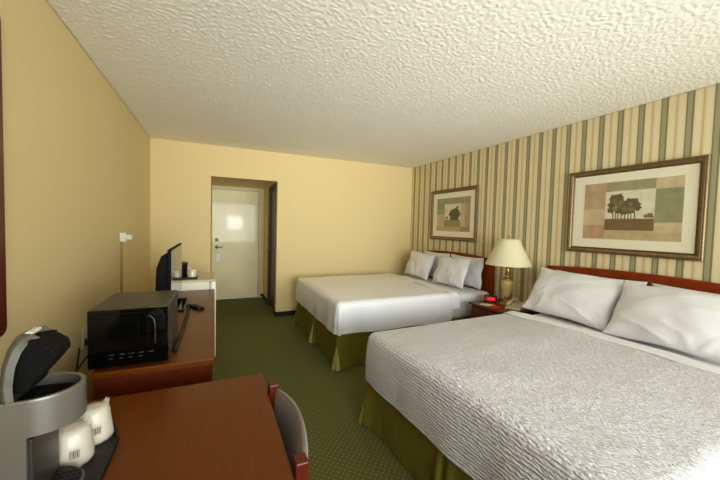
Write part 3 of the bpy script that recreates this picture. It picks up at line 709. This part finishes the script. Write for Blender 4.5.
# outlet + raceway
t = thing('wall_outlet', 'white wall outlet plate partly behind the microwave', 'outlet', (XL, 2.55, .64))
bm = nbm(); box(bm, .0005, .007, -.04, .04, -.065, .065, .003); obj('cover_plate', bm, M_white, t)
bm = nbm(); box(bm, .007, .035, -.02, .02, -.05, -.01, .004); obj('plug', bm, M_black, t)
smooth_tube('power_cord', [(-.492, 1.97, DT+.05), (-.55, 1.90, .735), (-.62, 1.86, .60), (-.66, 1.95, .50), (-.69, 2.2, .52), (-.728, 2.40, .62)], .005, M_black, t)
t = thing('cable_raceway', 'narrow tan wire raceway with small white box on the left wall', 'raceway', (XL, 3.43, .60))
bm = nbm(); box(bm, .0005, .014, -.012, .012, .0, .60, .002); obj('channel', bm, M_tan, t)
bm = nbm(); box(bm, .0005, .045, -.03, .03, .60, .68, .004); jb = obj('junction_box', bm, M_white, t)
bm = nbm(); box(bm, .045, .085, -.018, .018, .618, .662, .004); obj('plug', bm, M_white, jb)

# ------------------------------------------------------------------ fridge
t = thing('mini_fridge', 'white mini fridge between the dresser and the back wall', 'fridge')
FX0, FX1, FY0, FY1, FZ = -.50, .004, 3.44, 3.96, .832
simple('fridge_body', t, M_fridge, (FX0, FX1-.045, FY0, FY1, .02, FZ-.018, .006))
simple('fridge_top', t, M_fridgetop, (FX0, FX1, FY0, FY1, FZ-.018, FZ, .005))
bm = nbm(); box(bm, FX1-.040, FX1+.012, FY0, FY1, .06, FZ-.020, .008, seg=3); fd = obj('fridge_door', bm, M_fridge, t)
simple('door_gasket', t, M_grey, (FX1-.046, FX1-.040, FY0+.006, FY1-.006, .07, FZ-.025, .001))
for fx in (FX0+.03, FX1-.10):
    for fy in (FY0+.03, FY1-.07): simple('foot', t, M_black, (fx, fx+.04, fy, fy+.04, 0, .02))
bm = nbm(); box(bm, -.11, .11, -.10, .10, 0, .006, .003)
for x0, x1, y0, y1 in ((-.11, .11, -.10, -.092), (-.11, .11, .092, .10), (-.11, -.102, -.10, .10), (.102, .11, -.10, .10)): box(bm, x0, x1, y0, y1, .004, .018, .002)
o = obj('serving_tray', bm, M_black); o.location = (-.262, 3.60, FZ); tag(o, 'small black tray on top of the white mini fridge', 'tray')
t = thing('ice_bucket', 'dark ice bucket on the tray half hidden by the television', 'ice bucket', (-.305, 3.62, FZ+.0065))
bm = nbm(); lathe(bm, [(0, 0), (.05, 0), (.056, .006), (.062, .13), (.064, .135), (0, .135)], 0, 0, 28); obj('bucket', bm, M_black, t)
bm = nbm(); lathe(bm, [(0, .135), (.066, .135), (.066, .145), (.04, .152), (.008, .155), (.012, .168), (0, .17)], 0, 0, 28); obj('lid', bm, M_grey, t)
def wrapped_cup(loc, rz, label, r0=.040, h=.088, tw=1, group='plastic-wrapped disposable cups', seed=0, barcode=True, lean=0):
    t = thing('wrapped_cup', label, 'cup', loc, rz, group)
    bm = nbm(); lathe(bm, [(0, 0), (r0, 0), (r0+.001, .004), (r0*.80, h-.004), (r0*.78, h), (0, h)], 0, 0, 32); obj('cup', bm, M_cup, t)
    # crinkled bag
    prof = [(0, .0005), (r0+.004, .001), (r0+.007, .012), (r0+.006, h*.3), (r0+.003, h*.6), (r0*.86+.004, h*.93), (r0*.78, h+.004), (r0*.3, h+.005), (0, h+.004)]
    bm = nbm(); lathe(bm, prof, 0, 0, 40)
    for v in bm.verts:
        rr = math.hypot(v.co.x, v.co.y)
        if rr > .01:
            k = 1 + .10*ns(v.co.x, v.co.y, v.co.z*.5, 70, seed) + .07*ns(v.co.x, v.co.y, v.co.z, 25, seed+3); v.co.x *= k; v.co.y *= k
    for f in bm.faces: f.smooth = True
    # gathered ears of film
    for (a, hh, ww) in ((2.6, .028, .020), (.4, .016, .016)):
        c_, s_ = math.cos(a), math.sin(a)
        def ear(u, v, c_=c_, s_=s_, hh=hh, ww=ww):
            rad = r0*.75 + .008*v; return Vector((c_*rad - s_*ww*(u-.5)*2*(1-.5*v), s_*rad + c_*ww*(u-.5)*2*(1-.5*v), h*.97 + hh*v + .004*math.sin(u*9)))
        grid(bm, ear, 7, 5)
    obj('plastic_wrap', bm, M_wrap, t)
    if barcode:
        bm = nbm()
        for i, (w_, g) in enumerate(((.0016, 0), (.0010, .003), (.0020, .0055), (.0012, .0085), (.0016, .011), (.0010, .0135))):
            an0 = -.15 + g/ r0
            rr = r0+.0105
            an = an0 - PI/2
            box(bm, -.0003, .0003, -w_/2, w_/2, .034, .054, rot=Matrix.Rotation(an, 4, 'Z') @ Matrix.Translation((rr+.0015, 0, 0)))
        obj('barcode', bm, M_grey, t)
    return t
wrapped_cup((-.200, 3.58, FZ+.0065), 0, 'white wrapped cup on the fridge tray next to the ice bucket', .034, .08, seed=9, barcode=False, group=None)

# ------------------------------------------------------------------ desk
KY0, KY1, KX0, KX1 = .22, 1.42, -.60, .19
t = thing('desk', 'reddish-brown desk in the left foreground under the coffee maker', 'desk')
simple('desk_top', t, M_woodtop, (KX0, KX1, KY0, KY1, .712, .74, .004))
simple('end_panel', t, M_wood, (KX0+.02, KX1-.03, KY1-.05, KY1-.025, 0, .712))
simple('end_panel', t, M_wood, (KX0+.02, KX1-.03, KY0+.025, KY0+.05, 0, .712))
simple('modesty_panel', t, M_wood, (KX0+.03, KX0+.05, KY0+.05, KY1-.05, .25, .712))
simple('apron', t, M_wood, (KX1-.06, KX1-.04, KY0+.05, KY1-.05, .65, .712))
# chair
t = thing('desk_chair', 'wooden chair with curved taupe upholstered back pushed up to the desk', 'chair')
CY0, CY1, CH = .80, 1.285, .765
def post(y):
    bm = nbm(); s = .021
    prism(bm, [(.195, 0), (.232, 0), (.222, .42), (.232, CH), (.196, CH), (.186, .42)][::1], y-s, y+s, 'y', bev=.004); return bm
for y in (CY0+.021, CY1-.021): obj('back_post', post(y), M_chairw, t)
def back_fn(side):
    def fn(u, v):
        y = CY0+.040 + (CY1-CY0-.08)*u; bow = math.sin(PI*u)
        x = .212 + (.036*bow**.9) + side*(.016*min(1, 6*min(v, 1-v)+.35)*min(1, 8*min(u, 1-u)+.4)) + .012*(v)
        z = .50 + (CH-.515+.012*bow)*v
        return Vector((x, y, z))
    return fn
bm = nbm(); grid(bm, back_fn(1), 30, 16); grid(bm, back_fn(-1), 30, 16)
bm.verts.ensure_lookup_table(); n1 = 30*16
def gi(i, j, off): return bm.verts[off+i*16+j]
for i in range(29):
    for j in (0, 15): f = bm.faces.new((gi(i, j, 0), gi(i+1, j, 0), gi(i+1, j, n1), gi(i, j, n1))); f.smooth = True
for j in range(15):
    for i in (0, 29): f = bm.faces.new((gi(i, j, 0), gi(i, j+1, 0), gi(i, j+1, n1), gi(i, j, n1))); f.smooth = True
bmesh.ops.recalc_face_normals(bm, faces=bm.faces); obj('backrest', bm, M_chairf, t)
bm = nbm(); box(bm, -.26, .185, CY0+.01, CY1-.01, .42, .475, .02, seg=4); obj('seat', bm, M_chairf, t)
bm = nbm(); box(bm, -.25, .19, CY0+.02, CY0+.04, .37, .42, .003); box(bm, -.25, .19, CY1-.04, CY1-.02, .37, .42, .003); box(bm, -.25, -.23, CY0+.04, CY1-.04, .37, .42, .003); box(bm, .17, .19, CY0+.04, CY1-.04, .37, .42, .003)
obj('seat_rail', bm, M_chairw, t)
for y in (CY0+.005, CY1-.043): simple('front_leg', t, M_chairw, (-.25, -.212, y, y+.038, 0, .42, .004))
for y in (CY0+.012, CY1-.030): simple('stretcher', t, M_chairw, (-.22, .20, y, y+.018, .16, .185, .003))

# ------------------------------------------------------------------ coffee maker, tray and cups
KT = .74
bm = nbm()
trp = [(-.54, .80), (-.250, .80), (-.250, 1.12), (-.285, 1.215), (-.54, 1.215)]
prism(bm, trp, KT, KT+.006, 'z', bev=.002)
n = len(trp)
for i in range(n):
    a, b_ = Vector(trp[i]+(0,)), Vector(trp[(i+1) % n]+(0,)); d = (b_-a); ln = d.length; an = math.atan2(d.y, d.x)
    box(bm, 0, ln, -.0, .006, .004, .016, .0015, rot=Matrix.Translation((a.x, a.y, KT)) @ Matrix.Rotation(an, 4, 'Z'))
tray = obj('beverage_tray', bm, M_black); tag(tray, 'black clipped-corner tray under the coffee maker and wrapped cups on the desk', 'tray')
Z0 = KT+.0065
BY0, BY1 = .868, 1.008; yc = (BY0+BY1)/2; hw = (BY1-BY0)/2
t = thing('coffee_maker', 'silver single-cup coffee maker with raised black lid on the desk', 'coffee maker', (0, 0, Z0))
def dpath(x0, xf, w_, n=56):      # D-shaped plan: straight back at x0, rounded nose at xf
    r_ = w_; out = [(x0, yc-w_), ]
    k = .078
    for i in range(n+1):
        a = -PI/2 + PI*i/n
        out.append((xf-k + k*math.cos(a)*1.0, yc + w_*math.sin(a)))
    out.append((x0, yc+w_)); return out
XBK, XFR = -.50, -.275
bm = nbm()
outer = dpath(-.53, XFR, hw); inner = [(p[0], p[1]) for p in dpath(-.395, XFR-.009, hw*.90)]
def strip(ps0, z0_, ps1, z1_, sm):
    a = [bm.verts.new((p[0], p[1], z0_)) for p in ps0]; b_ = [bm.verts.new((p[0], p[1], z1_)) for p in ps1]; n = len(a)
    for k in range(n): f = bm.faces.new((a[k], a[(k+1) % n], b_[(k+1) % n], b_[k])); f.smooth = False
soft = [(a[0]*.88+b_[0]*.12, a[1]*.85+b_[1]*.15) for a, b_ in zip(outer, inner)]
strip(outer, .186, outer, .260, True); strip(outer, .260, soft, .264, True); strip(soft, .264, inner, .264, False); strip(inner, .264, inner, .232, True)
bm.faces.new([bm.verts.new((p[0], p[1], .186)) for p in outer][::-1]); bm.faces.new([bm.verts.new((p[0], p[1], .232)) for p in inner])
bmesh.ops.recalc_face_normals(bm, faces=bm.faces)
prism(bm, [(-.53, BY0), (-.352, BY0), (-.352, BY1), (-.53, BY1)], .0, .1862, 'z')
obj('body', bm, M_silver, t)
bm = nbm(); prism(bm, [(a[0]*.999, yc+(a[1]-yc)*.99) for a in inner], .2322, .240, 'z')
lathe(bm, [(.036, .240), (.036, .2475), (.030, .2475), (.030, .242), (.018, .242), (.018, .247), (.014, .247), (.014, .238), (0, .238)], -.330, yc, 28)
obj('brew_well', bm, M_dull, t)
bm = nbm(); box(bm, -.3525, -.345, BY0+.006, BY1-.006, .03, .178, .002); obj('niche_back', bm, M_grey, t)
bm = nbm(); prism(bm, dpath(-.352, XFR-.004, hw*.95), .0, .030, 'z', bev=.003); bs = obj('drip_base', bm, M_silverd, t)
bm = nbm(); prism(bm, dpath(-.348, XFR-.010, hw*.86), .030, .033, 'z')
for i in range(5):
    for j in range(5): lathe(bm, [(0, .0335), (.0035, .0335), (.0035, .0345), (0, .0345)], -.335+i*.011, yc-.03+j*.015, 8)
obj('drip_grate', bm, M_black, t)
# lid: silver arched band and black pod holder, hinged at the back of the head
lidp = [(-.404, .262), (-.406, .295), (-.403, .335), (-.396, .366), (-.388, .385), (-.376, .392)]
def lidx(s, z): return s
bm = nbm()
for side in (0,):
    def band(u, v):
        i = u*(len(lidp)-1); k = min(int(i), len(lidp)-2); f = i-k
        x = lidp[k][0]*(1-f)+lidp[k+1][0]*f; z = lidp[k][1]*(1-f)+lidp[k+1][1]*f
        a = (v-.5)*PI; wy = hw*(1-.55*u**2.5)
        return Vector((x + .022*(1-math.cos(a)), yc + wy*math.sin(a), z))
    grid(bm, band, 20, 24)
    def band2(u, v):
        p = band(u, v); a = (v-.5)*PI; return p + Vector((.010, -.006*math.sin(a), -.010*u))
    grid(bm, band2, 20, 24)
bm.verts.ensure_lookup_table()
off = 20*24
for j in range(23):
    for i in (0, 19): bm.faces.new((bm.verts[i*24+j], bm.verts[i*24+j+1], bm.verts[off+i*24+j+1], bm.verts[off+i*24+j]))
for i in range(19):
    for j in (0, 23): bm.faces.new((bm.verts[i*24+j], bm.verts[(i+1)*24+j], bm.verts[off+(i+1)*24+j], bm.verts[off+i*24+j]))
bmesh.ops.recalc_face_normals(bm, faces=bm.faces); lid = obj('lid', bm, M_silverd, t)
bm = nbm(); prism(bm, [(-.385, .268), (-.385, .33), (-.376, .368), (-.360, .384), (-.345, .380), (-.316, .358), (-.311, .338), (-.335, .305), (-.352, .285), (-.358, .268)], yc-hw*.62, yc+hw*.62, 'y', bev=.006)
for i in range(4): box(bm, -.345+.008*i, -.340+.008*i, yc-hw*.66, yc+hw*.66, .370-.009*i, .377-.009*i, .001)
lathe(bm, [(0, 0), (.030, 0), (.030, .022), (.022, .028), (0, .028)], 0, 0, 24, mtx=Matrix.Translation((-.345, yc, .340)) @ Matrix.Rotation(math.radians(128), 4, 'Y'))
obj('pod_holder', bm, M_dull, lid)
bm = nbm(); box(bm, -.372, -.358, yc-.022, yc+.022, .386, .394, .003); obj('lid_latch', bm, M_white, lid)
wrapped_cup((-.338, 1.060, Z0), .35, 'wrapped white cup with barcode, nearer of two on the desk tray', .0385, .088, seed=1, group='wrapped cups beside the coffee maker')
wrapped_cup((-.318, 1.152, Z0), .35, 'wrapped white cup with barcode, farther of two on the desk tray', .0385, .090, seed=5, group='wrapped cups beside the coffee maker')
